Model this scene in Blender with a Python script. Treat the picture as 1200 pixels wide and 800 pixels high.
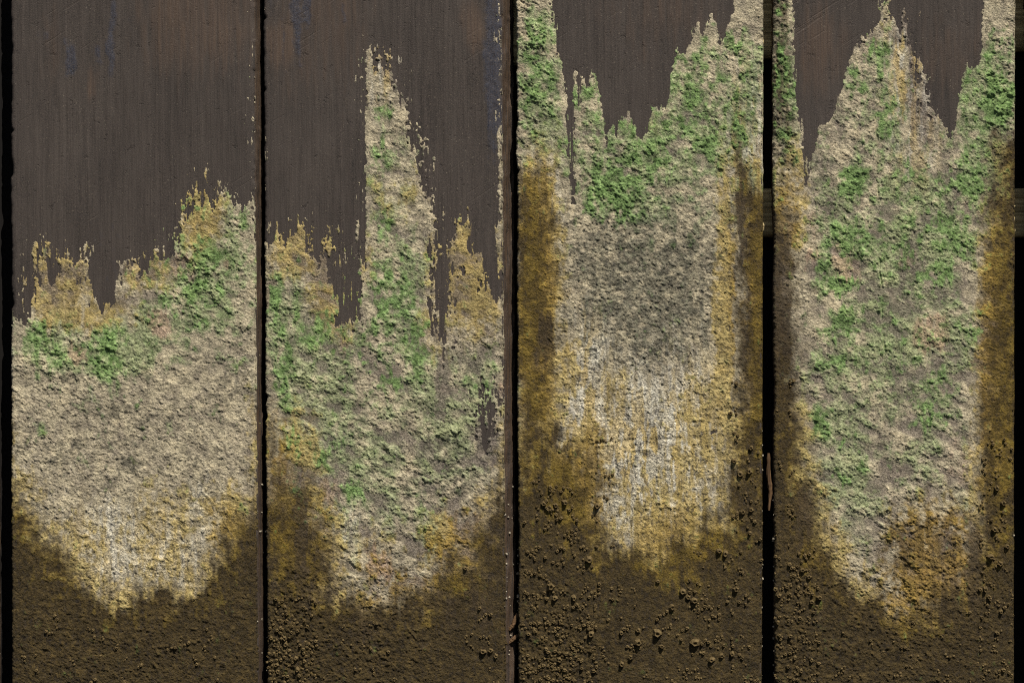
import bpy, math, random
import numpy as np
from mathutils import Vector

# ------------------------------------------------------------------ camera, sky, sun, exposure
for o in list(bpy.data.objects):
    bpy.data.objects.remove(o)
SC = bpy.context.scene
COL = SC.collection
MM = 0.001                      # one photograph pixel is about one millimetre on the planks

cam = bpy.data.cameras.new("camera")
cam.sensor_width = 36.0
cam.lens = 90.0
cam.clip_start = 0.05
cam.clip_end = 100.0
cam_o = bpy.data.objects.new("camera", cam)
cam_o.location = (0.0, -3.0, 0.0)
cam_o.rotation_euler = (math.radians(90), 0, 0)
COL.objects.link(cam_o)
SC.camera = cam_o

SUN_DIR = Vector((0.26, -0.50, 0.84)).normalized()      # towards the sun: high, in front, to the right
W = bpy.data.worlds.new("World")
SC.world = W
W.use_nodes = True
wn = W.node_tree
sky = wn.nodes.new("ShaderNodeTexSky")
sky.sky_type = 'NISHITA'
sky.sun_disc = False
sky.sun_elevation = math.asin(SUN_DIR.z)
sky.sun_rotation = math.atan2(SUN_DIR.x, SUN_DIR.y)
bg = wn.nodes["Background"]
bg.inputs[1].default_value = 0.05
wn.links.new(sky.outputs[0], bg.inputs[0])

sun = bpy.data.lights.new("sun", 'SUN')
sun.energy = 5.0
sun.angle = math.radians(0.5)
sun.color = (1.0, 0.95, 0.88)
sun_o = bpy.data.objects.new("sun", sun)
sun_o.rotation_euler = SUN_DIR.to_track_quat('Z', 'Y').to_euler()
sun_o.location = SUN_DIR * 5
COL.objects.link(sun_o)

SC.view_settings.view_transform = 'Standard'
SC.view_settings.look = 'None'
SC.view_settings.exposure = 0.0
SC.view_settings.gamma = 1.0
SC.cycles.use_denoising = False        # keep the fine grain of the growth
SC.cycles.filter_width = 1.1

# ------------------------------------------------------------------ noise
def table(seed):
    return np.random.default_rng(seed).random((256, 256)).astype(np.float32)
def vnoise(X, Y, sx, sy, seed):
    """smooth value noise, -1..1, feature size sx, sy"""
    T = table(seed)
    x = X / sx + 37.3; y = Y / sy + 51.7
    xi = np.floor(x).astype(np.int32); yi = np.floor(y).astype(np.int32)
    fx = (x - xi).astype(np.float32); fy = (y - yi).astype(np.float32)
    fx = fx * fx * fx * (fx * (fx * 6 - 15) + 10); fy = fy * fy * fy * (fy * (fy * 6 - 15) + 10)
    x0 = xi & 255; x1 = (xi + 1) & 255; y0 = yi & 255; y1 = (yi + 1) & 255
    a = T[y0, x0]; b = T[y0, x1]; c = T[y1, x0]; d = T[y1, x1]
    return ((a + (b - a) * fx) * (1 - fy) + (c + (d - c) * fx) * fy) * 2 - 1
def fbm(X, Y, sx, sy, seed, octs=3, gain=0.55):
    r = 0; a = 1; t = 0
    for i in range(octs):
        r = r + a * vnoise(X, Y, sx / 2**i, sy / 2**i, seed * 17 + i); t += a; a *= gain
    return r / t * 1.5
def plates(X, Y, size, seed, ang=0.0, stretch=1.0, tilt=0.8):
    """chipped flakes: every cell has its own height and its own tilt; returns height, cell value, edge distance"""
    c, s = math.cos(ang), math.sin(ang)
    x = (X * c + Y * s) / (size * stretch); y = (-X * s + Y * c) / size
    R = np.random.default_rng(seed)
    jx = R.random((256, 256)).astype(np.float32); jy = R.random((256, 256)).astype(np.float32)
    hv = R.random((256, 256)).astype(np.float32)
    tx = R.normal(0, 1, (256, 256)).astype(np.float32); ty = R.normal(0, 1, (256, 256)).astype(np.float32)
    xi = np.floor(x).astype(np.int32); yi = np.floor(y).astype(np.int32)
    best = np.full(x.shape, 9.0, np.float32); sec = np.full(x.shape, 9.0, np.float32)
    H = np.zeros(x.shape, np.float32); V = np.zeros(x.shape, np.float32)
    for dy in (-1, 0, 1):
        for dx in (-1, 0, 1):
            cx = (xi + dx) & 255; cy = (yi + dy) & 255
            ddx = (x - (xi + dx) - jx[cy, cx]).astype(np.float32); ddy = (y - (yi + dy) - jy[cy, cx]).astype(np.float32)
            d = np.abs(ddx) ** 1.6 + np.abs(ddy) ** 1.6
            m = d < best
            sec = np.where(m, best, np.minimum(sec, d))
            h = hv[cy, cx] + tilt * (tx[cy, cx] * ddx + ty[cy, cx] * ddy) * 0.5
            best = np.where(m, d, best); H = np.where(m, h, H); V = np.where(m, hv[cy, cx], V)
    return H, V, sec - best
def smooth(a, b, x):
    t = np.clip((x - a) / (b - a), 0, 1)
    return t * t * (3 - 2 * t)

# ------------------------------------------------------------------ maps of what grows where (millimetres on the planks)
S = 2
X0, X1, Y0, Y1 = -40, 1240, -60, 860
gx = np.arange(X0, X1, S, dtype=np.float32); gy = np.arange(Y0, Y1, S, dtype=np.float32)
GX, GY = np.meshgrid(gx, gy)

def sdf(poly):
    """signed distance, positive inside"""
    P = np.array(poly, np.float32)
    d = np.full(GX.shape, 1e9, np.float32); ins = np.zeros(GX.shape, bool)
    n = len(P)
    for i in range(n):
        ax, ay = P[i]; bx, by = P[(i + 1) % n]
        ex, ey = bx - ax, by - ay
        L = ex * ex + ey * ey
        if L == 0: continue
        t = np.clip(((GX - ax) * ex + (GY - ay) * ey) / L, 0, 1)
        q = (GX - ax - t * ex) ** 2 + (GY - ay - t * ey) ** 2
        d = np.minimum(d, q)
        if ay != by:
            c = ((ay > GY) != (by > GY)) & (GX < (bx - ax) * (GY - ay) / (by - ay) + ax)
            ins ^= c
    d = np.sqrt(d)
    return np.where(ins, d, -d)
def union(polys):
    r = np.full(GX.shape, -1e9, np.float32)
    for p in polys: r = np.maximum(r, sdf(p))
    return r
def boxes(L):
    """soft rounded patches (x0, x1, y0, y1, strength)"""
    r = np.zeros(GX.shape, np.float32)
    for b in L:
        x0, x1, y0, y1 = b[:4]; w = b[4] if len(b) > 4 else 1.0
        rx = (x1 - x0) / 2; ry = (y1 - y0) / 2
        q = (np.abs((GX - (x0 + x1) / 2) / rx) ** 2.4 + np.abs((GY - (y0 + y1) / 2) / ry) ** 2.4)
        r = np.maximum(r, w * np.exp(-0.7 * q ** 1.2)) if w > 0 else r
    return r
def samp(F, X, Y):
    x = np.clip((X - X0) / S, 0, F.shape[1] - 1.001); y = np.clip((Y - Y0) / S, 0, F.shape[0] - 1.001)
    xi = x.astype(np.int32); yi = y.astype(np.int32); fx = x - xi; fy = y - yi
    return ((F[yi, xi] * (1 - fx) + F[yi, xi + 1] * fx) * (1 - fy) + (F[yi + 1, xi] * (1 - fx) + F[yi + 1, xi + 1] * fx) * fy)

T = -80
BARE = union([
 [(0,T),(0,380),(12,378),(28,376),(33,350),(36,288),(48,281),(53,292),(60,302),(68,290),(78,290),(86,303),(97,300),(103,296),(105,328),(112,349),(122,358),(132,350),(136,328),(138,299),
  (148,300),(158,301),(165,310),(175,299),(190,291),(205,293),(208,262),(212,240),(222,222),(232,206),(240,211),(246,224),(255,236),(262,222),(268,230),(278,238),(292,237),(305,250),(305,T)],
 [(300,T),(300,280),(325,276),(335,276),(340,263),(347,258),(355,256),(361,263),(366,290),(371,300),(376,288),(386,272),(394,290),(398,340),(400,375),(408,378),(418,372),(421,340),(424,300),
  (428,270),(428,170),(429,120),(427,90),(430,60),(433,38),(440,50),(447,48),(455,62),(463,70),(465,100),(470,108),(475,98),(480,120),(485,150),(487,178),(492,192),(497,165),(501,200),(504,215),
  (511,235),(512,255),(511,290),(509,320),(507,345),(511,362),(517,390),(521,395),(524,360),(527,310),(524,285),(531,262),(540,255),(545,272),(552,291),(560,296),(566,304),(573,325),(577,345),(581,330),
  (582,240),(584,200),(585,160),(587,130),(590,T)],
 [(646,T),(646,20),(651,34),(653,60),(659,75),(663,110),(665,150),(668,190),(670,236),(673,236),(673,160),(671,84),(676,84),(677,122),(680,118),(681,86),(688,102),(691,95),(695,83),(700,95),
  (703,115),(706,130),(709,150),(711,174),(714,155),(717,143),(720,152),(722,164),(724,145),(728,135),(733,139),(735,130),(738,132),(742,145),(748,160),(751,165),(757,155),(761,140),(765,128),
  (769,125),(774,130),(777,121),(780,128),(783,120),(787,90),(791,65),(794,55),(797,62),(801,61),(804,62),(808,50),(811,45),(814,30),(817,24),(823,46),(826,40),(830,25),(833,10),(840,30),
  (843,52),(848,45),(853,30),(859,15),(862,-5),(862,T)],
 [(930,T),(930,20),(931,60),(932,100),(936,140),(941,160),(942,190),(944,214),(947,212),(949,195),(952,185),(957,170),(960,150),(964,145),(969,145),(973,140),(978,130),(981,115),(987,105),
  (990,90),(995,75),(997,60),(1003,50),(1008,40),(1015,38),(1022,34),(1027,24),(1033,18),(1034,T)],
 [(1045,T),(1047,8),(1060,12),(1077,16),(1080,60),(1085,80),(1092,95),(1095,115),(1100,135),(1107,150),(1113,164),(1118,150),(1122,135),(1124,115),(1128,95),(1131,80),(1140,82),(1147,78),
  (1150,55),(1150,20),(1152,T)],
 [(568,455),(583,450),(583,490),(572,500),(562,480)],
])
# light growth (everything else that is covered is brown slime)
STAIN = boxes([(20,296,425,600,.5),(655,855,230,450,.8),(440,590,470,600,.95),(340,440,440,560,.5),(200,297,330,450,.4),(904,934,-30,215,1.5),(606,650,0,200,1.1),(128,152,476,494,1.6),(66,104,430,450,1.3),(186,206,482,500,1.3),(80,98,508,542,1.4),(58,76,528,546,1.2),(138,162,536,556,1.6),(242,276,448,478,1.4),(216,234,506,520,1.3),(20,44,498,518,1.4),(122,140,560,575,1.1),(250,262,425,440,1.2),(1150,1190,20,200,.5),(940,1100,400,600,.35),(320,420,500,620,.45),(440,560,600,700,.6),(850,895,60,200,.5),(1000,1140,560,680,.6)])
PEEL = boxes([(312,592,380,690,1),(430,512,130,420,.7),(940,1150,120,640,.9),(670,860,90,230,.7),(30,297,300,360,.8),(515,592,250,400,.7),(340,420,280,390,.8),(20,100,280,340,.8)])
CRISP = boxes([(640,868,-60,245,1.3),(926,1030,-60,220,1.2),(1084,1156,-20,170,1.2),(100,140,300,362,1),(560,590,100,330,.7),(424,440,90,330,.8)])
LIGHT = union([
 [(5,T),(5,530),(18,548),(30,578),(45,598),(57,620),(77,648),(95,668),(115,690),(150,696),(190,688),(226,680),(243,652),(258,625),(278,598),(305,575),(305,T)],
 [(312,T),(312,470),(320,500),(330,530),(348,556),(368,580),(385,602),(396,640),(400,690),(432,702),(470,690),(500,688),(520,660),(545,640),(556,610),(575,570),(592,555),(592,T)],
 [(600,T),(600,180),(640,205),(655,250),(654,330),(651,380),(652,440),(656,500),(662,532),(700,545),(704,610),(725,640),(760,634),(800,622),(838,600),(850,560),(853,490),(858,420),(856,300),(852,215),(862,190),(900,215),(900,T)],
 [(905,T),(905,200),(932,255),(930,325),(935,375),(940,412),(944,450),(946,486),(949,519),(950,545),(956,567),(963,594),(969,624),(980,650),(998,676),(1030,690),(1062,705),(1100,700),(1130,668),
  (1144,600),(1150,480),(1151,300),(1152,250),(1160,160),(1192,150),(1192,T)],
])
OCHRE = boxes([
 (28,105,275,385,1),(60,160,340,392,.85),(135,210,285,350,.75),(205,265,205,300,1),(230,300,560,640,.8),(60,130,600,700,.7),(130,240,560,700,.62),(10,60,560,610,.5),
 (312,400,250,330,.9),(360,420,300,400,1),(420,440,270,340,.6),(495,535,240,400,.6),(515,590,250,395,1),(430,510,190,270,.55),(480,530,360,430,.6),
 (400,470,610,690,.5),(480,590,590,700,.7),(312,385,480,700,.9),
 (606,660,165,560,1),(650,680,380,470,.8),(690,740,420,500,.62),(780,850,440,620,.75),(835,860,180,600,.95),(873,897,190,540,.95),(858,880,330,560,.5),(855,880,120,260,.6),(640,706,490,640,1),(710,860,560,680,.9),(760,810,430,620,.4),
 (905,950,150,320,.7),(960,1060,0,60,.35),(1140,1190,230,640,1),(1150,1190,140,230,.6),(1035,1150,585,730,.95),(935,1000,600,690,.8),(1050,1080,60,200,.25),(975,1010,225,300,.2)])
RICH = boxes([(1030,1150,590,740,1.2),(410,590,620,740,.9),(606,652,190,520,1),(310,345,470,640,.8),(852,894,180,500,.85),(520,560,580,640,.9),(535,560,600,640,1),(1145,1190,240,640,1),(906,935,220,330,.9),(230,305,580,670,.6),
 (640,720,500,640,.8),(720,850,590,680,.6),(1060,1150,600,690,.8),(360,395,560,640,.6),(470,510,690,740,.4)])
GREEN = boxes([(670,890,50,205,.50),(606,655,5,185,.55),(975,1150,180,345,.33),(320,505,300,480,.36),(940,1140,340,520,.32),(330,440,480,600,.34),(906,932,-30,200,.6),(150,297,240,400,.40),(25,160,375,440,.42),
 (24,60,376,410,1),(56,82,398,436,1),(82,150,388,412,.85),(105,150,395,448,1),(236,264,277,311,1),(208,252,318,352,1),(182,203,340,362,.8),(225,250,370,385,.5),(265,296,236,275,.45),(90,100,470,490,.35),
 (437,458,120,136,.9),(430,462,165,200,.8),(440,464,242,280,.75),(344,398,368,406,1),(322,345,385,486,.95),(312,335,328,366,.9),(434,450,336,352,1),(446,464,316,332,.9),(425,490,300,410,.68),
 (472,504,376,442,.95),(436,476,438,460,1),(568,584,418,442,.6),(516,580,438,466,.5),(330,350,502,524,.9),(366,392,526,553,.9),(396,425,564,588,1.1),(370,410,480,560,.55),(480,506,570,650,.45),(405,425,300,330,.6),
 (608,645,20,100,.8),(608,640,100,160,.6),(671,706,96,128,.85),(786,846,54,132,.7),(796,828,96,132,1),(812,841,150,190,1),(714,788,165,200,.95),(684,752,188,258,1.1),(862,874,132,178,.8),(846,872,42,62,.7),(740,800,190,215,.6),
 (906,930,10,110,.7),(906,925,110,200,.5),(1027,1046,58,92,1),(1007,1023,48,68,.9),(994,1016,80,112,.9),(1027,1053,110,160,.95),(984,1016,190,228,1.1),(1034,1046,-20,40,.7),(1129,1151,90,130,.7),
 (1150,1190,88,150,1.15),(1150,1185,30,90,.7),(1061,1077,190,210,.8),(1114,1162,160,272,.75),(1130,1170,150,180,.6),(951,1050,256,300,.75),(960,1006,326,345,1.1),(1098,1138,250,305,.95),(1078,1118,304,336,.85),(957,975,270,330,.8),
 (957,1013,360,400,.75),(957,1006,405,434,.75),(1124,1148,376,404,.75),(1068,1124,438,482,.75),(1068,1118,482,496,.95),(950,976,464,514,1),(954,998,506,524,.8),(976,994,549,563,1.1),(998,1016,542,553,.9),(1035,1060,540,575,.4),
 (30,50,500,525,.35),(150,165,470,490,.3),(285,296,575,600,.6)])
PALE = boxes([
 (20,200,370,450,1),(200,297,236,400,.9),(150,220,320,440,.8),(430,500,100,460,.7),(312,420,320,620,.95),(430,590,400,580,.9),(370,520,440,620,.8),(480,520,560,680,.8),(395,425,600,700,.7),
 (606,660,0,190,1),(670,900,50,260,.8),(860,894,60,240,.8),(906,940,0,200,.7),(950,1150,150,560,.85),(980,1100,30,200,.6),(1120,1190,60,280,.9),(940,1040,440,650,.9),(1080,1150,560,620,.5)])
PINK = boxes([(199,230,297,325,1),(172,203,367,396,1),(78,106,401,426,1),(393,409,376,421,.9),(375,398,558,596,.9),(430,460,640,680,.8),(974,1009,289,331,1.1),(1052,1075,290,312,.9),(1069,1114,370,413,1),
 (941,962,293,315,.8),(945,960,240,290,.6),(1075,1100,195,240,.4),(1130,1143,235,262,.4),(722,790,128,165,.55),(578,590,440,470,.7),(262,275,300,315,.7),(910,945,190,240,.5),(1100,1150,490,600,.5),(650,664,40,72,.6)])
THIN = boxes([(425,475,20,75,1),(455,490,70,130,.8),(1060,1084,-30,90,1),(990,1034,30,75,.7),(470,492,100,190,.6),(488,512,160,260,.6),(45,85,300,332,.8),(160,178,312,332,.8),(138,165,298,320,.6),(230,240,255,270,.6),(372,392,400,412,1),(510,526,400,495,1),(523,552,395,432,.75),(545,590,485,560,.8),(480,515,205,235,.6),
 (428,470,30,100,.7),(470,512,230,300,.45),(365,395,285,345,.75),(530,545,300,345,.55),(380,440,450,540,.4),(505,530,500,560,.5),
 (1045,1082,-30,60,1.05),(1060,1100,60,175,.75),(1010,1050,105,150,.6),(1125,1144,236,260,.9),(1050,1078,300,346,.7),(1085,1125,330,370,.55),(1068,1104,428,446,.8),(985,1050,125,160,.5),(1050,1075,410,470,.6),(1100,1116,88,175,.3),
 (700,745,190,215,.6),(783,800,165,195,.6),(725,745,180,200,.5),(808,830,65,90,.6),(675,700,150,175,.5),(840,860,195,210,.3),(1080,1100,555,580,.6),(1020,1060,480,530,.5),(995,1020,600,640,.4)])
GREY = boxes([(655,855,225,440,1),(610,660,100,170,.35),(850,895,70,190,.7),(60,160,450,500,.25),(130,190,460,540,.2),(230,290,440,480,.3),(20,90,500,545,.3),(140,160,530,560,.6),(170,280,340,420,.45),(80,120,505,520,.4),
 (735,765,510,545,1),(560,592,495,560,.9),(500,560,500,600,.5),(906,935,60,200,.8),(1155,1190,20,80,.5),(520,550,400,430,.6),(400,430,470,520,.3),(560,585,540,600,.5),(340,400,500,530,.3)])
CHALK = boxes([(70,245,590,690,.8),(15,60,540,600,.5),(200,280,560,620,.6),(655,720,390,520,.7),(700,850,430,640,1),(715,745,560,640,1),(1103,1126,616,645,1),(1085,1105,640,665,.9),(400,425,600,650,.6),(842,862,290,460,.4)])
DARK = boxes([(1020,1150,595,700,.52),(1060,1150,660,740,.6),(606,860,514,523,.55),(400,520,690,740,.5),(904,928,-30,205,.75),(906,932,330,420,.4),(626,650,368,432,1),(862,873,130,330,.9),(866,884,330,470,.7),(612,620,210,260,.6),(630,640,235,300,.6),(345,362,540,700,.9),(694,705,515,610,.7),(668,676,520,560,.5),(682,688,530,590,.5),(1130,1150,610,720,1),(904,932,260,430,.85),(930,955,545,640,.8),
 (606,700,512,530,.7),(860,890,400,440,.6),(500,560,690,760,.5),(540,590,640,760,.6),(1150,1165,590,640,.7),(855,890,560,620,.5),(410,450,700,760,.6)])
BLUE = boxes([(342,354,-30,75,1),(354,364,-30,35,1),(328,334,20,80,.7),(568,588,-30,175,1),(126,135,0,90,.9),(74,88,40,100,.9),(110,120,50,75,.7),(310,330,-20,25,.5),(398,404,0,30,.5),(150,158,0,40,.5),(40,60,30,60,.4),
 (90,145,250,340,.35),(500,590,660,800,.2)])
WARM = boxes([(160,300,-40,90,.8),(310,350,20,80,1),(300,440,-40,110,.6),(540,570,0,60,.9),(380,430,-30,60,.6),(100,115,80,120,.8),(50,70,0,100,.5),(700,860,-30,60,.5),(930,990,0,110,.8),(1080,1150,20,110,.6),(745,760,40,80,.6)])
ROUGH = boxes([(310,380,680,860,1.2),(606,690,700,860,1),(20,296,700,860,.5),(906,935,0,210,1.3),(606,645,0,170,.9),(690,760,150,260,.7),(1150,1190,80,200,1),(325,400,330,480,.5),(430,560,430,620,.35),(380,500,680,860,.7),
 (940,1160,560,860,.5),(265,297,236,280,.8),(906,960,700,860,.8),(25,150,375,450,.7),(200,265,275,355,.7)])
FINE = boxes([(655,855,230,450,1),(20,296,430,600,.5),(700,850,430,640,.5)])
SMOOTHZ = boxes([(700,850,640,720,.8),(312,345,500,660,.4),(390,408,330,420,.5),(60,140,355,385,.5),(480,530,330,430,.5),(606,640,520,640,.6),(1120,1150,500,620,.4),(555,592,600,760,.6)])
STREAK = boxes([(660,715,390,560,.8),(700,860,450,650,1),(60,250,590,700,.45),(606,720,490,640,1),(1045,1100,-30,180,.9),(428,470,20,110,.8),(610,660,200,300,.6),(855,895,110,300,.7)])

SCARS = [([(1033,-20),(1034,60),(1027,150),(1028,270),(1032,330),(1036,400),(1034,470),(1037,560)],1.1,2.4,.5),
 ([(606,519),(640,517),(690,520),(760,515),(850,511)],1.7,2.4,.5), ([(812,520),(826,512),(838,506),(847,499)],2.0,1.8,1.4),
 ([(928,449),(950,441),(975,434),(990,433)],1.3,-.8,0), ([(1066,446),(1082,438),(1102,430)],2.6,1.2,1.0),
 ([(444,565),(445,600),(438,640)],1.3,2.2,.6), ([(436,640),(430,690)],1.2,1.6,.3), ([(556,395),(548,440),(552,480)],1.4,1.4,.7), ([(195,360),(206,340)],2.2,1.8,.8),
 ([(1045,-20),(1044,120),(1046,170)],.8,1.6,.5), ([(1107,40),(1109,130)],.7,1.0,.3), ([(905,118),(922,126)],1.4,3,.6),([(910,84),(922,98),(926,110)],1.6,3,.6)]
def scars(X, Y):
    jx = X + vnoise(X, Y, 7, 9, 61) * 1.6 + vnoise(X, Y, 2.5, 3, 62) * .6; jy = Y + vnoise(X, Y, 8, 8, 63) * 1.5
    dep = np.zeros_like(X); exp_ = np.zeros_like(X)
    for pts_, w, d, e in SCARS:
        xs = [p[0] for p in pts_]; ys = [p[1] for p in pts_]
        if max(xs) < X.min() - 5 or min(xs) > X.max() + 5: continue
        m = np.full(X.shape, 1e9, np.float32)
        for (ax, ay), (bx, by) in zip(pts_[:-1], pts_[1:]):
            ex, ey = bx - ax, by - ay
            t = np.clip(((jx - ax) * ex + (jy - ay) * ey) / (ex * ex + ey * ey), 0, 1)
            m = np.minimum(m, (jx - ax - t * ex) ** 2 + (jy - ay - t * ey) ** 2)
        k = smooth(w * 1.5, w * .5, np.sqrt(m)) * smooth(-.7, .1, vnoise(X, Y, 9, 12, 64))
        dep = dep + k * d; exp_ = np.maximum(exp_, k * e)
    return dep, exp_
def fields(X, Y):
    """all maps at the given points, broken up by noise; returns dict of arrays"""
    wx = fbm(X, Y, 14, 18, 1, 3) * 3.0 + vnoise(X, Y, 3, 4, 2) * 1.2
    wy = fbm(X, Y, 5, 70, 3, 2) * 9.0 + fbm(X, Y, 12, 12, 4, 2) * 3.5
    st = samp(STREAK, X, Y)
    cr = np.clip(samp(CRISP, X, Y) * 1.4, 0, 1)
    wy = wy * (1 + 1.2 * st)
    n_lo = fbm(X, Y, 30, 34, 15, 2)
    bare = samp(BARE, X + wx * 0.55 * (1 - .65 * cr), Y + wy * (1 - .82 * cr))
    light = samp(LIGHT, X + wx * (1.2 + 1.2 * (X < 900)), Y + wy * .7 + n_lo * np.where(X > 900, 7, 14))
    XX, YY = X + wx * 1.6, Y + wy * 0.9
    g = lambda F: samp(F, XX, YY)
    n3 = fbm(X, Y, 4.5, 5.5, 5, 2); n8 = fbm(X, Y, 9, 11, 6, 3); n20 = fbm(X, Y, 22, 26, 7, 3)
    nv = fbm(X, Y, 3.5, 34, 8, 2)
    spk = fbm(X, Y, 2.6, 4.5, 9, 2)
    f = {}
    thin = g(THIN)
    up = smooth(330, 120, Y)
    cov = np.clip(-bare / (7.0 - 4 * cr), -2.4, 4) + (spk * 1.15 + nv * 0.65 + vnoise(X, Y, 1.6, 2.2, 14) * .5) * (1 - .55 * cr) - smooth(.3, 1.0, thin + n8 * .12) * (2.6 - 1.6 * np.clip(nv + n3, -1, 1)) * np.clip(1.2 + bare / 80, .6, 1)
    # loose flecks of growth that caught on the bare wood
    fl = smooth(.93, 1.0, vnoise(X, Y, 2.2, 3.5, 11)) * smooth(.15, .75, n20 + .2 * nv)
    topo = g(OCHRE) * smooth(-75, -8, bare) * (bare < 6) * smooth(480, 400, Y)
    f['topo'] = topo
    cov = cov - topo * np.clip(fbm(X, Y, 6, 22, 13, 3) * 3.2 + spk * 1.6 + 0.5, 0, 3.8) * smooth(-75, 0, bare)
    bristle = smooth(.25, .8, fbm(X, Y, 1.9, 26, 16, 2)) * smooth(30, 3, bare) * (bare > 0) * (1 - .5 * cr)
    cov = cov + bristle * 2.6 * smooth(-.3, .5, n20)
    cov = cov + np.where(bare > 3, fl * 4.2 * smooth(60, 8, bare), 0)
    sdep, sexp = scars(X, Y)
    cov = cov - sexp * 2.0
    f['cov'] = cov
    f['slime'] = smooth(10, -26, light + n20 * 7 + n8 * 9 + n3 * 6 + nv * 3.5 * st)
    f['light'] = light
    f['ochre'] = smooth(.30, .80, np.maximum(g(OCHRE), .62 * smooth(-75, -8, light) * smooth(30, 0, light) * smooth(380, 520, Y)) + n8 * .22 + n20 * .12 + nv * .2 * (0.3 + st) + n3 * .16)
    f['rich'] = smooth(.25, .85, g(RICH) + n8 * .15)
    gr = g(GREEN) * .84 + n8 * .36 + n3 * .24 + spk * .12 + n20 * .14 + .20 * g(PALE) * smooth(480, 330, Y)
    f['green'] = smooth(.36, .95, gr)
    f['pale'] = smooth(.25, .80, g(PALE) * .8 + n20 * .28 + n8 * .22 + .30 * smooth(.1, .6, gr))
    f['pink'] = smooth(.35, .75, g(PINK) + n8 * .12 + n3 * .08)
    f['grey'] = smooth(.25, 1.0, g(GREY) * .85 + n8 * .30 + n3 * .26)
    f['chalk'] = smooth(.30, .75, g(CHALK) + n8 * .2 + nv * .30)
    f['dark'] = smooth(.30, .80, g(DARK) + n8 * .16 + nv * .16)
    f['thin'] = smooth(.3, .9, thin + n8 * .15 + nv * .1)
    xf = 760 + (X - 760) / (1 + np.clip(Y - 380, 0, 300) / 420 * ((X > 606) & (X < 900))) 
    sv = fbm(xf + n3 * 1.5, Y, 6.5, 46, 51, 3); sv2 = fbm(xf + 40 + n3 * 1.5, Y, 4.5, 34, 52, 3)
    f['stain'] = smooth(.30, .75, g(STAIN) * .45 + fbm(X, Y, 8, 6, 53, 3) * .42 + n3 * .18)
    f['streak'] = st * smooth(.10, .35, sv); f['white'] = st * smooth(.12, .40, sv2)
    f['mott'] = .5 + .5 * fbm(X, Y, 16, 13, 54, 4)
    f['blue'] = smooth(.35, .8, g(BLUE) + nv * .2 + n3 * .15)
    f['warm'] = smooth(.2, 1.0, g(WARM) + nv * .25)
    # ---- relief
    rough = samp(ROUGH, X, Y); fine = samp(FINE, X, Y); sm = samp(SMOOTHZ, X, Y)
    ax = X + vnoise(X, Y, 6, 6, 21) * 2.2; ay = Y + vnoise(X, Y, 6, 6, 22) * 2.2
    p1, v1, e1 = plates(ax, ay, 7.5, 31, ang=0.55, stretch=1.5, tilt=.7)
    p2, v2, e2 = plates(ax, ay, 3.8, 32, ang=0.35, stretch=1.4, tilt=1.0)
    p3, v3, e3 = plates(ax + n8 * 3, ay + n8 * 3, 15, 33, ang=0.7, stretch=1.5, tilt=.8)
    big = smooth(-.1, .6, n20)                       # flaky areas alternate with fine areas
    g1 = vnoise(X, Y, 1.9, 1.7, 23); g2 = vnoise(X, Y, 3.0, 2.4, 26)
    c, sn_ = math.cos(.5), math.sin(.5)
    U = X * c + Y * sn_; Vv = -X * sn_ + Y * c
    crack = smooth(.16, .0, np.abs(fbm(U, Vv, 15, 7, 41, 3))) * smooth(.0, .5, n8 + n20 * .6 + .1)
    tn = fbm(U + wx * .6, Vv, 20, 12, 71, 4)
    q_ = tn * 2.6; lv = np.floor(q_); terr = lv + smooth(.86, 1.0, q_ - lv)       # peeled layers, each with a crisp ledge
    tz = (1 - np.clip(fine, 0, 1) * .7) * (1 - .8 * f['slime']) * (1 - .8 * st)
    f['low'] = smooth(-.75, -1.25, terr) * tz * smooth(.15, .6, samp(PEEL, X, Y) + n20 * .3)
    f['top'] = smooth(.6, 1.2, terr) * tz
    h = (terr * .75 * tz - n8 * .1 + p3 * .6 * big + p1 * (0.4 + .9 * big) + p2 * .7 + n3 * .35 + g1 * .45 + g2 * .35 - crack * 1.1)
    hf = p2 * .95 + n3 * .55 + g1 * .6 + g2 * .5 + p1 * .3 - crack * .5
    lump = smooth(.10, .8, e1) * (v1 > .5) * (v1 - .2) * 2.2 + smooth(.1, .8, e2) * (v2 > .6) * .9
    hs = lump * (.12 + 1.1 * np.clip(rough, 0, 1)) * smooth(560, 680, Y) + p2 * .45 + n8 * .4 + g1 * .4 + g2 * .3 + p1 * .3 + p3 * .3
    H = h * (1 - fine) + hf * fine
    s_ = f['slime'] * (1 - .75 * smooth(0.2, .9, rough))
    H = H * (1 - s_) + hs * s_
    H = H * (1 + .9 * rough) * (1 - .62 * np.clip(sm, 0, 1))
    H = H + f['green'] * (0.3 + n3 * .5) + n8 * .3
    H = H * (1 - .55 * f['thin']) * (.30 + .70 * smooth(2, -16, bare)) * (1 - .45 * f['topo'])
    f['thin'] = np.clip(f['thin'] + f['low'] * .9, 0, 1)
    grooves = np.maximum(0, vnoise(X, Y, 4.2, 60, 27)) * st * 2.0
    f['h'] = np.clip((0.2 + .3 * smooth(4, -8, bare)) + H * .70 - grooves - sdep + np.random.default_rng(5).normal(0, .20, X.shape).astype(np.float32), .10, 9)
    f['cell'] = np.clip(v1 * .35 + v2 * .45 + (vnoise(X, Y, 1.7, 1.7, 29) * .5 + .5) * .2, 0, 1)
    f['cell2'] = np.clip(.5 + .5 * np.clip(n8 + n20 * .5, -1, 1), 0, 1)
    return f

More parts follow.
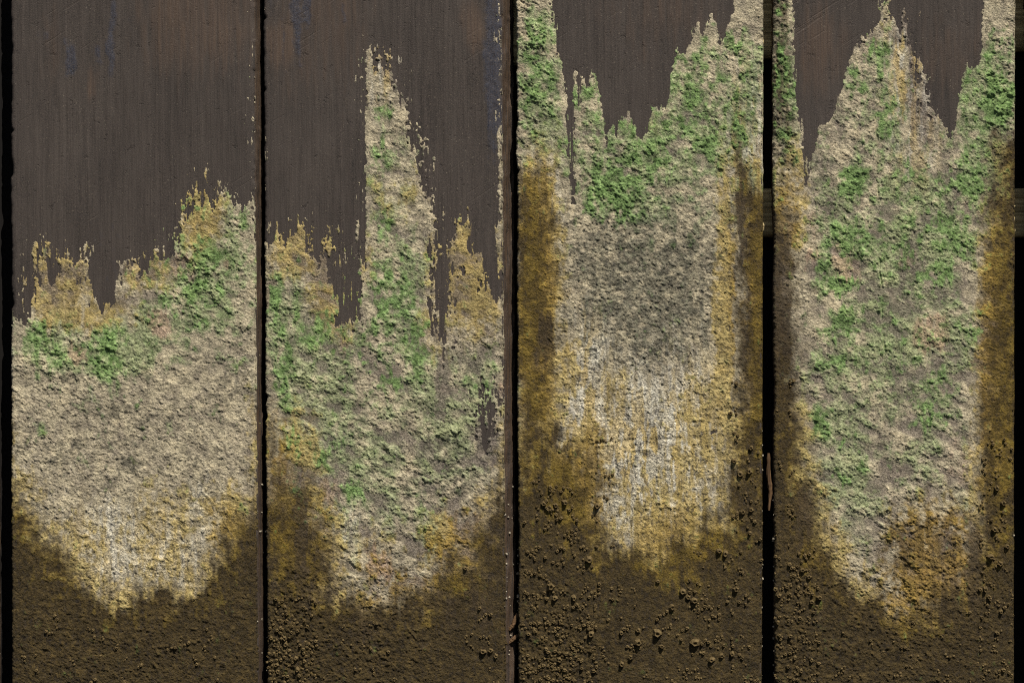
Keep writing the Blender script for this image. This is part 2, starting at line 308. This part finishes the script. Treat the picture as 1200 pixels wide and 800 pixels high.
# ------------------------------------------------------------------ materials
def lin(h, k=1.0):
    r = [int(h[i:i + 2], 16) / 255 for i in (1, 3, 5)]
    r = [(c / 12.92 if c <= .04045 else ((c + .055) / 1.055) ** 2.4) * k for c in r]
    return (r[0], r[1], r[2], 1)
class NT:
    def __init__(s, name, rough=.85, spec=.25):
        s.m = bpy.data.materials.new(name); s.m.use_nodes = True
        s.t = s.m.node_tree; s.b = s.t.nodes["Principled BSDF"]
        s.b.inputs['Roughness'].default_value = rough
        s.b.inputs['Specular IOR Level'].default_value = spec
        s.co = s.t.nodes.new("ShaderNodeTexCoord").outputs['Object']
    def link(s, a, b): s.t.links.new(a, b)
    def val(s, sock, v):
        if hasattr(v, 'links') or isinstance(v, bpy.types.NodeSocket): s.link(v, sock)
        else: sock.default_value = v
    def noise(s, scale, detail=3, rough=.6, stretch=(1, 1, 1)):
        mp = s.t.nodes.new("ShaderNodeMapping"); mp.inputs['Scale'].default_value = stretch
        s.link(s.co, mp.inputs[0])
        n = s.t.nodes.new("ShaderNodeTexNoise"); n.inputs['Scale'].default_value = scale
        n.inputs['Detail'].default_value = detail; n.inputs['Roughness'].default_value = rough
        s.link(mp.outputs[0], n.inputs[0]); return n.outputs[0]
    def ramp(s, v, a, b):
        r = s.t.nodes.new("ShaderNodeMapRange"); r.inputs[1].default_value = a; r.inputs[2].default_value = b
        s.val(r.inputs[0], v); return r.outputs[0]
    def math(s, op, a, b=0.0):
        n = s.t.nodes.new("ShaderNodeMath"); n.operation = op
        s.val(n.inputs[0], a); s.val(n.inputs[1], b); return n.outputs[0]
    def mix(s, f, a, b, mode='MIX'):
        n = s.t.nodes.new("ShaderNodeMix"); n.data_type = 'RGBA'; n.blend_type = mode
        s.val(n.inputs[0], f); s.val(n.inputs[6], a); s.val(n.inputs[7], b); return n.outputs[2]
    def attr(s, name):
        n = s.t.nodes.new("ShaderNodeAttribute"); n.attribute_name = name
        c = s.t.nodes.new("ShaderNodeSeparateColor"); s.link(n.outputs['Color'], c.inputs[0])
        return c.outputs[0], c.outputs[1], c.outputs[2], n.outputs['Alpha']
    def bump(s, h, dist, strength=1.0):
        n = s.t.nodes.new("ShaderNodeBump"); n.inputs['Strength'].default_value = strength
        n.inputs['Distance'].default_value = dist; s.link(h, n.inputs['Height']); s.link(n.outputs[0], s.b.inputs['Normal'])
    def base(s, c): s.val(s.b.inputs['Base Color'], c)

K = 1.25         # pigments of bare wood, shells and timbers
KG = 1.5         # pigments of the growth
def growth_material():
    n = NT("growth_on_planks", .82, .25)
    ochre, slime, green, pale = n.attr("mask_a")
    pink, grey, chalk, dark = n.attr("mask_b")
    rich, thin, cell, cell2 = n.attr("mask_c")
    stain, streak, white, mott = n.attr("mask_d")
    mic = n.noise(520, 4, .75)                      # grains of a couple of millimetres
    mic2 = n.noise(180, 3, .6)
    c = n.mix(n.ramp(cell2, .2, .8), lin('#a89d82', KG), lin('#8e8470', KG))
    c = n.mix(n.math('MULTIPLY', pale, .88), c, n.mix(n.ramp(mic2, .3, .7), lin('#747e55', KG), lin('#9ba079', KG)))
    c = n.mix(n.math('MULTIPLY', pink, .6), c, n.mix(n.ramp(mic, .35, .65), lin('#8a6a5a', KG), lin('#a98d78', KG)))
    c = n.mix(n.math('MULTIPLY', grey, .72), c, n.mix(n.ramp(mic2, .3, .7), lin('#44443a', KG), lin('#74725f', KG)))
    c = n.mix(n.math('MULTIPLY', chalk, .7), c, n.mix(n.ramp(mic, .4, .6), lin('#85837a', KG), lin('#cbc2a8', KG)))
    c = n.mix(n.math('MULTIPLY', white, .7), c, lin('#c8c3b2', KG))
    c = n.mix(n.math('MULTIPLY', streak, .75), c, lin('#a88f4c', KG))
    och = n.mix(n.ramp(cell2, .2, .8), lin('#94804a', KG), lin('#a3915c', KG))
    och = n.mix(rich, och, n.mix(n.ramp(cell2, .25, .75), lin('#6e551c', KG), lin('#8c7230', KG)))
    c = n.mix(n.math('MULTIPLY', ochre, .88), c, och)
    c = n.mix(n.math('MULTIPLY', stain, .62), c, n.mix(n.ramp(mic2, .35, .65), lin('#30312a', KG), lin('#524e42', KG)))
    slm = n.mix(n.ramp(mic2, .3, .7), lin('#2f2614', KG), lin('#493c20', KG))
    slm = n.mix(n.math('MULTIPLY', ochre, .75), slm, n.mix(n.ramp(cell2, .2, .8), lin('#4f4018', KG), lin('#6f5c22', KG)))
    c = n.mix(slime, c, slm)
    c = n.mix(n.math('MULTIPLY', dark, .8), c, lin('#3f3423', KG))
    c = n.mix(n.math('MULTIPLY', thin, .8), c, n.mix(n.ramp(mic, .35, .65), lin('#5a5049', KG), lin('#756a60', KG)))
    gcol = n.mix(n.ramp(mic2, .3, .7), lin('#3b5824', KG), lin('#859f62', KG))
    gcol = n.mix(n.math('MULTIPLY', slime, .7), gcol, lin('#3c4a1c', KG))
    c = n.mix(n.math('MULTIPLY', green, .9), c, gcol)
    v = n.math('ADD', n.math('MULTIPLY', n.ramp(cell, .1, .9), .75), n.math('MULTIPLY', n.ramp(mic, .32, .68), .9))
    vv = n.t.nodes.new("ShaderNodeCombineColor")
    fac = n.math('ADD', v, .25)
    for i in range(3): n.link(fac, vv.inputs[i])
    c = n.mix(1.0, c, vv.outputs[0], 'MULTIPLY')
    c = n.mix(n.math('MULTIPLY', n.ramp(mott, .55, .95), .35), c, n.mix(1.0, c, (1.35, 1.28, 1.2, 1), 'MULTIPLY'))
    c = n.mix(n.math('MULTIPLY', n.ramp(mott, .5, .05), .4), c, n.mix(1.0, c, (.55, .53, .55, 1), 'MULTIPLY'))
    # soot-dark specks
    sp = n.ramp(n.noise(300, 2, .5, (1, 1, .55)), .57, .64)
    c = n.mix(n.math('MULTIPLY', sp, n.math('ADD', n.math('ADD', n.math('MULTIPLY', chalk, .35), n.math('MULTIPLY', grey, .2)), .25)), c, lin('#26242a', KG))
    n.base(c)
    n.bump(mic, .003, 1.0)
    rg = n.t.nodes.new('ShaderNodeMapRange'); n.link(slime, rg.inputs[0]); rg.inputs[3].default_value = .82; rg.inputs[4].default_value = .52
    n.link(rg.outputs[0], n.b.inputs['Roughness'])
    return n.m
def wood_material():
    n = NT("tarred_wood", .7, .3)
    blue, warm, bev, fib = n.attr("mask_w")
    g1 = n.noise(170, 5, .7, (1, 1, .05)); g2 = n.noise(520, 3, .6, (1, 1, .02)); bl = n.noise(16, 6, .7, (1, 1, .4)); mic = n.noise(700, 3, .7)
    c = n.mix(n.ramp(g1, .35, .65), lin('#221f1c', K), lin('#3c3530', K))
    c = n.mix(n.math('MULTIPLY', n.ramp(bl, .4, .62), .75), c, lin('#443d37', K))
    c = n.mix(n.math('MULTIPLY', n.ramp(g2, .42, .6), .4), c, lin('#2b2522', K))
    c = n.mix(n.math('MULTIPLY', warm, .55), c, n.mix(n.ramp(g2, .4, .6), lin('#46352a', K), lin('#5d4938', K)))
    c = n.mix(n.math('MULTIPLY', blue, .8), c, n.mix(n.ramp(mic, .4, .65), lin('#171b27', K), lin('#3d424f', K)))
    c = n.mix(n.math('MULTIPLY', bev, .75), c, n.mix(n.ramp(g2, .4, .6), lin('#1c130a', K), lin('#4a3620', K)))
    # pale dust specks and fine scratches that run up to the right
    sp = n.ramp(n.noise(560, 1, .5), .70, .76)
    c = n.mix(n.math('MULTIPLY', sp, .45), c, lin('#8a7f6c', K))
    mp = n.t.nodes.new("ShaderNodeMapping"); mp.inputs['Rotation'].default_value = (0, math.radians(32), 0)
    mp2 = n.t.nodes.new("ShaderNodeMapping"); mp2.inputs['Scale'].default_value = (.05, 1, 1)
    n.link(n.co, mp.inputs[0]); n.link(mp.outputs[0], mp2.inputs[0])
    sn = n.t.nodes.new("ShaderNodeTexNoise"); sn.inputs['Scale'].default_value = 260; sn.inputs['Detail'].default_value = 2
    n.link(mp2.outputs[0], sn.inputs[0])
    scr = n.math('MULTIPLY', n.ramp(sn.outputs[0], .62, .72), n.ramp(n.noise(9, 2), .48, .62))
    c = n.mix(n.math('MULTIPLY', scr, .18), c, lin('#6b6055', K))
    # faint saw marks in slanting bands and small knocks
    kn = n.ramp(n.noise(75, 5, .75), .60, .68); c = n.mix(n.math('MULTIPLY', kn, .35), c, lin('#1d1815', K))
    pn = n.ramp(n.noise(900, 2, .6), .35, .65); c = n.mix(n.math('MULTIPLY', pn, .4), c, lin('#574c43', K))
    n.base(c)
    hh = n.math('ADD', n.math('MULTIPLY', g1, 1.0), n.math('MULTIPLY', mic, .45))
    hh = n.math('ADD', hh, n.math('MULTIPLY', g2, .5))
    hh = n.math('SUBTRACT', hh, n.math('MULTIPLY', scr, .4)); hh = n.math('SUBTRACT', hh, n.math('MULTIPLY', kn, .5))
    n.bump(hh, .0012, .8)
    return n.m
def simple(name, a, b, scale, stretch=(1, 1, 1), bump=.001, rough=.8):
    n = NT(name, rough, .25)
    g = n.noise(scale, 4, .65, stretch)
    n.base(n.mix(n.ramp(g, .3, .7), lin(a, K), lin(b, K))); n.bump(g, bump, .8)
    return n.m
M_GROWTH = growth_material(); M_WOOD = wood_material()
M_BARN = simple("barnacle_shell", '#42361f', '#6e5d3c', 330, bump=.0012)
M_BARNPALE = simple("pale_barnacle_shell", '#5d5546', '#b3a892', 400, bump=.0008, rough=.45)
M_BEAM = simple("beam_wood", '#6b5a3c', '#dcc793', 210, (.03, .2, 1), .003)
M_BACK = simple("backing_wood", '#0d0b09', '#1a1613', 120, (1, 1, .04), .002)
M_SPLINT = simple("splinter_wood", '#3d2d1d', '#6b5238', 260, (1, 1, .1), .001)

# ------------------------------------------------------------------ mesh building
def mesh_obj(name, V, F, mat, parent=None, smooth_=True, attrs=None):
    me = bpy.data.meshes.new(name)
    V = np.asarray(V, np.float32); F = np.asarray(F, np.int32)
    me.vertices.add(len(V)); me.vertices.foreach_set("co", V.ravel())
    me.loops.add(F.size); me.loops.foreach_set("vertex_index", F.ravel())
    me.polygons.add(len(F)); me.polygons.foreach_set("loop_start", np.arange(0, F.size, F.shape[1], dtype=np.int32))
    if attrs:
        for k, a in attrs.items():
            at = me.attributes.new(k, 'FLOAT_COLOR', 'POINT')
            at.data.foreach_set("color", np.ascontiguousarray(a, np.float32).ravel())
    me.update(calc_edges=True); me.validate()
    me.polygons.foreach_set("use_smooth", np.full(len(me.polygons), smooth_)); me.materials.append(mat)
    o = bpy.data.objects.new(name, me); COL.objects.link(o)
    if parent: o.parent = parent
    return o
def tag(o, label=None, cat=None, group=None, kind=None):
    if label: o["label"] = label
    if cat: o["category"] = cat
    if group: o["group"] = group
    if kind: o["kind"] = kind
    return o

YT, YB = -74.0, 846.0
STEP = 0.9
def lerp(a, b, y): return a + (b - a) * np.clip(y / 800.0, -.1, 1.1)
# left edge, right front edge, right end of the worn slope (values at the top and at the bottom), depth the slope drops
PLANKS = [
 dict(l=(12.5, 14.5), r=(297.5, 301.5), e=(305.0, 308.0), drop=15, back=0.0, wl=3, seed=1,
      label="leftmost plank, bare dark top half and broad pale crust on its lower half", ),
 dict(l=(309.0, 313.0), r=(586.5, 592.0), e=(601.5, 605.0), drop=17, back=0.0, wl=2, seed=2,
      label="second plank from the left, with a tall narrow spire of crust up its middle"),
 dict(l=(605.3, 608.0), r=(893.5, 891.5), e=(895.0, 893.5), drop=8, back=-1.5, wl=2, seed=3,
      label="third plank from the left, with grey crust and many barnacles near its foot"),
 dict(l=(906.0, 908.0), r=(1189.0, 1187.0), e=(1191.0, 1189.5), drop=8, back=1.0, wl=3, seed=4,
      label="rightmost plank, two dark bare tongues hanging into green and pale crust"),
]
def quads(nr, nc, mask=None):
    i = np.arange(nr - 1)[:, None] * nc + np.arange(nc - 1)[None, :]
    q = np.stack([i, i + nc, i + nc + 1, i + 1], -1).reshape(-1, 4)
    return q if mask is None else q[mask.reshape(-1)]
def plank_surface(P, step):
    ny = int((YB - YT) / step) + 1
    wid = P['e'][0] - P['l'][0]; nx = int(wid / step) + 1
    y = np.linspace(YT, YB, ny, dtype=np.float32)[:, None]
    u = np.linspace(0, 1, nx, dtype=np.float32)[None, :]
    jag = vnoise(y, y * 0, 9, 9, 60 + P['seed']) * .5 + vnoise(y, y * 0, 60, 9, 70 + P['seed']) * .8 + vnoise(y, y * 0, 3.5, 9, 65 + P['seed']) * .55 + 2.2 * smooth(.72, .95, vnoise(y, y * 0, 12, 9, 67 + P['seed']))
    L = lerp(*P['l'], y) + jag; E = lerp(*P['e'], y) + jag * .4
    R = lerp(*P['r'], y) + vnoise(y, y * 0, 14, 9, 80 + P['seed']) * .9
    X = L + (E - L) * u; Y = np.broadcast_to(y, X.shape).copy()
    # depth behind the front plane, millimetres
    tr = np.clip((X - R) / np.maximum(E - R, .5), 0, 1)
    fib = fbm(X, Y, 2.6, 90, 90 + P['seed'], 3); diag = fbm(X + Y * .12, Y, 3.4, 60, 95 + P['seed'], 2)
    d = P['drop'] * tr ** 1.15 + (fib * 2.0 + diag * 3.0) * smooth(0, .25, tr) * (P['drop'] > 12)
    d = d + 3.0 * np.clip(1 - (X - L) / P['wl'], 0, 1) ** 2 + 2.0 * np.clip(1 - (R - X) / 4, 0, 1) ** 2 * (tr <= 0)
    d = d + P['back'] - .8 * fbm(X, Y, 120, 200, 40 + P['seed'], 2)
    return X, Y, d, tr, fib
def build_plank(P):
    cx = (P['l'][0] + P['e'][0]) / 2
    org = Vector(((cx - 600) * MM, 0, (400 - YB) * MM))
    def pts(X, Y, d):
        return np.stack([(X - cx) * MM, d * MM, (YB - Y) * MM], -1).reshape(-1, 3)
    # --- the wood itself: front, worn edge, sides, back
    X, Y, d, tr, fib = plank_surface(P, 2.0)
    f = {k: np.zeros_like(X) for k in ()}
    wx = fbm(X, Y, 14, 18, 1, 2) * 3
    nv = fbm(X, Y, 3.5, 34, 8, 2); n3 = fbm(X, Y, 4.5, 5.5, 5, 2)
    blue = smooth(.35, .8, samp(BLUE, X + wx, Y + wx) + nv * .2 + n3 * .15)
    warm = smooth(.2, 1.0, samp(WARM, X + wx, Y + wx) + nv * .25)
    dw = d - .25 * nv - .35 * blue * n3 + .15 * fbm(X, Y, 5, 160, 12, 2)
    Xw = np.concatenate([X[:, :1], X[:, :1], X, X[:, -1:], X[:, -1:]], 1)
    Yw = np.concatenate([Y[:, :1]] * 2 + [Y] + [Y[:, :1]] * 2, 1)
    side = 20.0
    dd = np.concatenate([np.full_like(dw[:, :1], side), dw[:, :1] + 6, dw, np.maximum(dw[:, -1:] + 3, 12), np.full_like(dw[:, :1], side)], 1)
    pad = lambda a, v: np.concatenate([np.full_like(a[:, :1], v)] * 2 + [a] + [np.full_like(a[:, :1], v)] * 2, 1)
    mw = np.stack([pad(blue, 0), pad(warm, 0), pad(smooth(0.0, .15, tr), 1), pad(fib * .5 + .5, .5)], -1).reshape(-1, 4)
    nr, nc = Xw.shape
    F = quads(nr, nc)
    i = np.arange(nr - 1) * nc
    F = np.concatenate([F, np.stack([i + nc - 1, i + 2 * nc - 1, i + nc, i], -1)])         # back face
    V = pts(Xw, Yw, dd)
    wood = mesh_obj("wood_plank", V, F, M_WOOD, attrs={"mask_w": mw})
    wood.location = org
    tag(wood, P['label'], "plank", "upright wooden planks of the sea wall")
    # --- what grows on it
    X, Y, d, tr, fib = plank_surface(P, STEP)
    f = fields(X, Y)
    cov = f['cov'] - 6 * smooth(.03, .12, tr) * (P['drop'] > 12)
    hs = f['h'] * np.clip(cov * 1.6, 0, 1)
    dg = np.where(cov > 0, d - .25 - hs, d + .7 + np.clip(-cov, 0, 1) * .3)
    on = cov > 0
    fm = on[:-1, :-1] | on[1:, :-1] | on[:-1, 1:] | on[1:, 1:]
    A = np.stack([f['ochre'], f['slime'], f['green'], f['pale']], -1).reshape(-1, 4)
    B = np.stack([f['pink'], f['grey'], f['chalk'], f['dark']], -1).reshape(-1, 4)
    C = np.stack([f['rich'], f['thin'], f['cell'], f['cell2']], -1).reshape(-1, 4)
    V = pts(X, Y, dg)
    ctr = lambda a: (a[:-1, :-1] + a[1:, :-1] + a[:-1, 1:] + a[1:, 1:]) / 4
    f['mott'] = np.clip(f['mott'] + f['top'] * .3 - .1, 0, 1)
    D_ = np.stack([f['stain'], f['streak'], f['white'], f['mott']], -1).reshape(-1, 4)
    moss = (ctr(f['green']) > .5) & fm; slime = (ctr(f['slime']) > .5) & fm & ~moss; crust = fm & ~moss & ~slime
    nr, nc = X.shape
    for nm, mk in (("lichen_crust", crust), ("green_moss", moss), ("brown_slime", slime)):
        if mk.sum() < 20: continue
        q = quads(nr, nc, mk)
        u, inv = np.unique(q, return_inverse=True)
        tag(mesh_obj(nm, V[u], inv.reshape(-1, 4), M_GROWTH, wood, attrs={"mask_a": A[u], "mask_b": B[u], "mask_c": C[u], "mask_d": D_[u]}), kind="stuff")
    surf = (X[0], X, Y, np.where(on, dg, d))
    return wood, cx, surf

def barnacle_mesh(bm_v, bm_f, c, r, h, rnd, open_=True):
    """a volcano-shaped shell with plates and an opening; axis towards -Y"""
    n = 10
    base = len(bm_v)
    prof = [(1.0, -.35), (.86, .18), (.68, .62), (.50, 1.0), (.34, .95), (.22, .45)] if open_ else [(1.0, -.3), (.85, .35), (.55, .8), (.25, 1.0)]
    lean = (rnd.uniform(-.25, .25) * r, rnd.uniform(-.25, .15) * r)
    ph = rnd.random() * 6.28; jit = [rnd.uniform(.82, 1.18) for _ in range(n)]
    ex = rnd.uniform(.85, 1.15)
    for k, (pr, ph_) in enumerate(prof):
        for i in range(n):
            a = ph + i * 2 * math.pi / n
            rr = r * pr * (1 + (jit[i] - 1) * (1 if k < 3 else .7)) * (1 + .09 * (1 if i % 2 else -1) * (k < 4))
            hh = h * ph_ * (1 + .14 * (jit[(i * 3) % n] - 1) * 3)
            bm_v.append((c[0] + (rr * math.cos(a) * ex + lean[0] * ph_) * MM, c[1] - hh * MM, c[2] + (rr * math.sin(a) / ex + lean[1] * ph_) * MM))
    for k in range(len(prof) - 1):
        for i in range(n):
            j = (i + 1) % n
            bm_f.append((base + k * n + i, base + k * n + j, base + (k + 1) * n + j, base + (k + 1) * n + i))
    last = base + (len(prof) - 1) * n
    cc = len(bm_v); ph_ = prof[-1][1]
    bm_v.append((c[0] + lean[0] * ph_ * MM, c[1] - h * ph_ * .9 * MM, c[2] + lean[1] * ph_ * MM))
    for i in range(0, n, 2):
        bm_f.append((last + i, last + (i + 1) % n, last + (i + 2) % n, cc))

HERO = [(645,687,6),(770,741,6.5),(814,752,6.5),(747,752,5.5),(800,692,5),(813,703,5),(806,699,4),(787,711,5),(748,738,3.6),(775,757,4),(693,742,5),(728,741,3.5),(738,770,4),(728,777,4),(862,690,4.5),(850,648,5),
 (842,645,4),(690,655,5),(700,592,4.5),(637,590,4),(651,592,4),(662,588,4),(867,555,5),(878,552,4.5),(860,540,4),(880,525,4),(870,600,4.5),(880,597,4),(834,772,4.5),(845,768,4),(858,765,3.5),(655,772,4),(672,700,4),(650,700,4),
 (566,763,4.5),(575,762,4),(581,768,4),(545,665,3),(562,712,3),(575,720,3.2),(940,668,4),(948,676,4),(960,700,4),(1168,572,4.5),(1176,590,4.5),(1165,620,4),(1160,652,4.5),(1172,660,4),(1180,640,4),(1155,690,4)]
ZONES = [  # plank, x0, x1, y0, y1, count, smallest, largest
 (2,612,700,570,700,110,1.5,3.0),(2,610,700,690,800,260,1.4,3.0),(2,700,892,680,800,150,1.4,3.0),(2,855,893,430,680,45,1.5,3.2),(2,800,892,640,720,30,1.3,2.8),(2,620,660,540,610,16,1.5,2.8),(2,690,720,500,640,14,1.3,2.4),
 (1,312,370,690,800,120,1.6,3.8),(1,370,480,700,800,26,1.3,2.6),(1,545,592,700,800,22,1.3,2.6),(0,20,296,715,810,60,1.4,2.8),
 (3,908,960,640,800,150,1.4,3.4),(3,1148,1188,500,800,120,1.4,3.4),(3,908,935,420,640,26,1.3,2.6),(3,960,1148,700,800,50,1.3,2.4)]
rnd = random.Random(7)
built = []
for k, P in enumerate(PLANKS):
    wood, cx, (xr, SX, SY, SD) = build_plank(P)
    built.append(wood)
    def surf_at(x, y):
        iy = min(max(int(round((y - YT) / (YB - YT) * (SX.shape[0] - 1))), 0), SX.shape[0] - 1)
        ix = min(max(int(np.searchsorted(SX[iy], x)), 0), SX.shape[1] - 1)
        a = SD[max(0, iy - 1):iy + 2, max(0, ix - 1):ix + 2]
        return float(a.mean())
    spots = [(x, y, r) for x, y, r in HERO if P['l'][0] < x < P['e'][0]]
    for (kk, x0, x1, y0, y1, cnt, ra, rb) in ZONES:
        if kk != k: continue
        tries = 0; got = 0
        while got < cnt and tries < cnt * 12:
            tries += 1
            if got and rnd.random() < .55:                 # barnacles settle beside one another
                px, py, pr = spots[-1]; a = rnd.random() * 6.28; x = px + math.cos(a) * pr * 2.1; y = py + math.sin(a) * pr * 2.1
            else:
                x = rnd.uniform(x0, x1); y = y0 + (y1 - y0) * rnd.random() ** .75
            if not (x0 < x < x1 and y0 < y < y1): continue
            r = ra + (rb - ra) * rnd.random() ** 1.8
            if any((x - a) ** 2 + (y - b) ** 2 < (.8 * (r + c)) ** 2 for a, b, c in spots[-60:] + spots[:40]): continue
            spots.append((x, y, r)); got += 1
    spots = [s for s in spots if s[1] < 812]
    spots.sort(key=lambda s: -s[2])
    def local(x, y): return ((x - cx) * MM, surf_at(x, y) * MM, (YB - y) * MM)
    for x, y, r in spots[:100]:
        v, fc = [], []
        barnacle_mesh(v, fc, (0, 0, 0), r * .9, r * rnd.uniform(.8, 1.15), rnd)
        o = mesh_obj("barnacle", v, fc, M_BARN, wood, smooth_=False)
        o.location = local(x, y)
    if len(spots) > 100:
        v, fc = [], []
        for x, y, r in spots[100:]:
            barnacle_mesh(v, fc, local(x, y), r, r * rnd.uniform(.75, 1.1), rnd, open_=r > 1.8)
        o = mesh_obj("small_barnacles", v, fc, M_BARN, wood, smooth_=False); tag(o, kind="stuff")
    # pale young barnacles down the shaded edges of the gaps
    v, fc = [], []
    for side_, y0, cnt in {0: (('r', 560, 10),), 1: (('l', 600, 5), ('r', 560, 30)), 2: (('l', 640, 14), ('r', 500, 18)), 3: (('l', 560, 14), ('r', 600, 6))}[k]:
        for _ in range(cnt):
            y = y0 + (800 - y0) * rnd.random(); 
            xl = P['l'][0] + (P['l'][1] - P['l'][0]) * y / 800; xr_ = P['r'][0] + (P['r'][1] - P['r'][0]) * y / 800; xe = P['e'][0] + (P['e'][1] - P['e'][0]) * y / 800
            r = .6 + 1.3 * rnd.random() ** 2
            if side_ == 'l': x = xl - .5; dep = rnd.uniform(3, 12)
            else:
                t = rnd.random(); x = xr_ + (xe - xr_) * t + (.6 if P['drop'] < 12 else 0); dep = P['drop'] * t + (rnd.uniform(2, 8) if P['drop'] < 12 else -1)
            barnacle_mesh(v, fc, ((x - cx) * MM, dep * MM, (YB - y) * MM), r, r * 1.1, rnd, open_=False)
    o = mesh_obj("young_barnacles", v, fc, M_BARNPALE, wood, smooth_=False); tag(o, kind="stuff")

# ------------------------------------------------------------------ planks just outside the frame, so that the wall goes on
def copy_plank(src, dx, label):
    c = src.copy(); COL.objects.link(c); c.location.x += dx * MM; c["label"] = label
    for ch in src.children:
        d = ch.copy(); COL.objects.link(d); d.parent = c
    return c
copy_plank(built[1], -608.0, "plank just past the left edge of the picture, beyond the black gap")
copy_plank(built[2], 598.5, "plank just past the right edge of the picture, beyond the black gap")

# ------------------------------------------------------------------ timbers behind the planks, seen only through the gaps
def beam(name, x0, x1, y0a, y1a, slope, front, thick, mat, seed):
    """a rough horizontal timber: y runs down the picture, front is its depth behind the planks' face"""
    nx = int((x1 - x0) / 3) + 1; ny = 26
    x = np.linspace(x0, x1, nx)[None, :]; t = np.linspace(0, 1, ny)[:, None]
    Y = y0a + (y1a - y0a) * t + slope * (x - 900); X = np.broadcast_to(x, Y.shape)
    D = front + fbm(X, Y, 90, 5, seed, 3) * 3.0 + 7 * (np.clip(np.abs(t - .5) * 2 - .8, 0, 1) / .2) ** 2
    X2 = np.concatenate([X[:1], X, X[-1:]]); Y2 = np.concatenate([Y[:1], Y, Y[-1:]]); D2 = np.concatenate([D[:1] * 0 + front + thick, D, D[:1] * 0 + front + thick])
    cx = (x0 + x1) / 2; cy = y1a
    V = np.stack([(X2 - cx) * MM, D2 * MM, (cy - Y2) * MM], -1).reshape(-1, 3)
    nr, nc = X2.shape
    F = quads(nr, nc); j = np.arange(nc - 1)
    F = np.concatenate([F, np.stack([j, j + 1, (nr - 1) * nc + j + 1, (nr - 1) * nc + j], -1)])
    for c in (0, nc - 1):
        i = np.arange(1, nr - 2); F = np.concatenate([F, np.stack([i * nc + c, (i + 1) * nc + c, np.full_like(i, (nr - 1) * nc + c), np.full_like(i, c)], -1)])
    o = mesh_obj(name, V, F, mat); o.location = ((cx - 600) * MM, 0, (400 - cy) * MM)
    return o
b = beam("horizontal_beam", 480, 1500, -70, 66, -.03, 22.5, 40, M_BEAM, 5)
tag(b, "rough horizontal timber glimpsed at the top of the two right gaps", "beam")
b = beam("horizontal_beam", 700, 1500, 219, 277, 0, 22.5, 40, M_BEAM, 6)
tag(b, "short lit stretch of timber behind the gap left of the rightmost plank", "beam")

def backing():
    xs = np.linspace(-400, 1600, 60); V = []; F = []
    for i, x in enumerate(xs):
        w = 3 * math.sin(i * 1.7)
        V += [((x - 600) * MM, (38 + w * .3) * MM, -.52), ((x - 600) * MM, (38 + w * .3) * MM, .52), ((x - 600) * MM, .12, .52), ((x - 600) * MM, .12, -.52)]
    for i in range(len(xs) - 1):
        for k in range(4):
            F.append((4 * i + k, 4 * i + (k + 1) % 4, 4 * i + 4 + (k + 1) % 4, 4 * i + 4 + k))
    e = 4 * (len(xs) - 1)
    F += [(0, 3, 2, 1), (e, e + 1, e + 2, e + 3)]
    o = mesh_obj("backing_wall", V, F, M_BACK, smooth_=False); o["kind"] = "structure"
backing()

# splinters wedged in the gaps
def splinter(pts, w, t, depth, label, seed, cat="splinter"):
    r = random.Random(seed); V = []; F = []; n = 14
    P = [Vector(((x - 600) * MM, depth * MM, (400 - y) * MM)) for x, y in pts]
    def at(s):
        s *= len(P) - 1; i = min(int(s), len(P) - 2); return P[i].lerp(P[i + 1], s - i)
    o0 = at(1.0)
    for i in range(n + 1):
        s = i / n; p = at(s); q = at(min(1, s + .02)) - at(max(0, s - .02)); q.normalize()
        sd = Vector((q.z, 0, -q.x)); k = math.sin(math.pi * min(1, .12 + s * .8)) ** .5
        for j in range(6):
            a = j * math.pi / 3
            V.append(p - o0 + sd * (math.cos(a) * w * .5 * MM * k * r.uniform(.75, 1.15)) + Vector((0, math.sin(a) * t * .5 * MM * k * r.uniform(.8, 1.2), 0)))
    for i in range(n):
        for j in range(6):
            F.append((i * 6 + j, i * 6 + (j + 1) % 6, i * 6 + 6 + (j + 1) % 6, i * 6 + 6 + j))
    for e in (0, n * 6):
        F += [(e, e + 1, e + 2, e + 3), (e, e + 3, e + 4, e + 5)]
    o = mesh_obj("wood_splinter", [tuple(v) for v in V], F, M_SPLINT, smooth_=False); o.location = o0
    tag(o, label, cat, "wood splinters caught in the gaps")
splinter([(901, 531), (901.5, 560), (903.5, 575), (901.5, 598)], 5.5, 4, 5, "long brown splinter wedged upright in the gap left of the rightmost plank", 1)
splinter([(606.5, 719), (602, 731), (597, 739)], 5.5, 4, 6, "olive chip slanting across the middle gap, the upper of two", 2)
splinter([(607, 744), (602, 749), (596.5, 754)], 5.0, 4, 6, "dull brown chip slanting across the middle gap, the lower of two", 3)
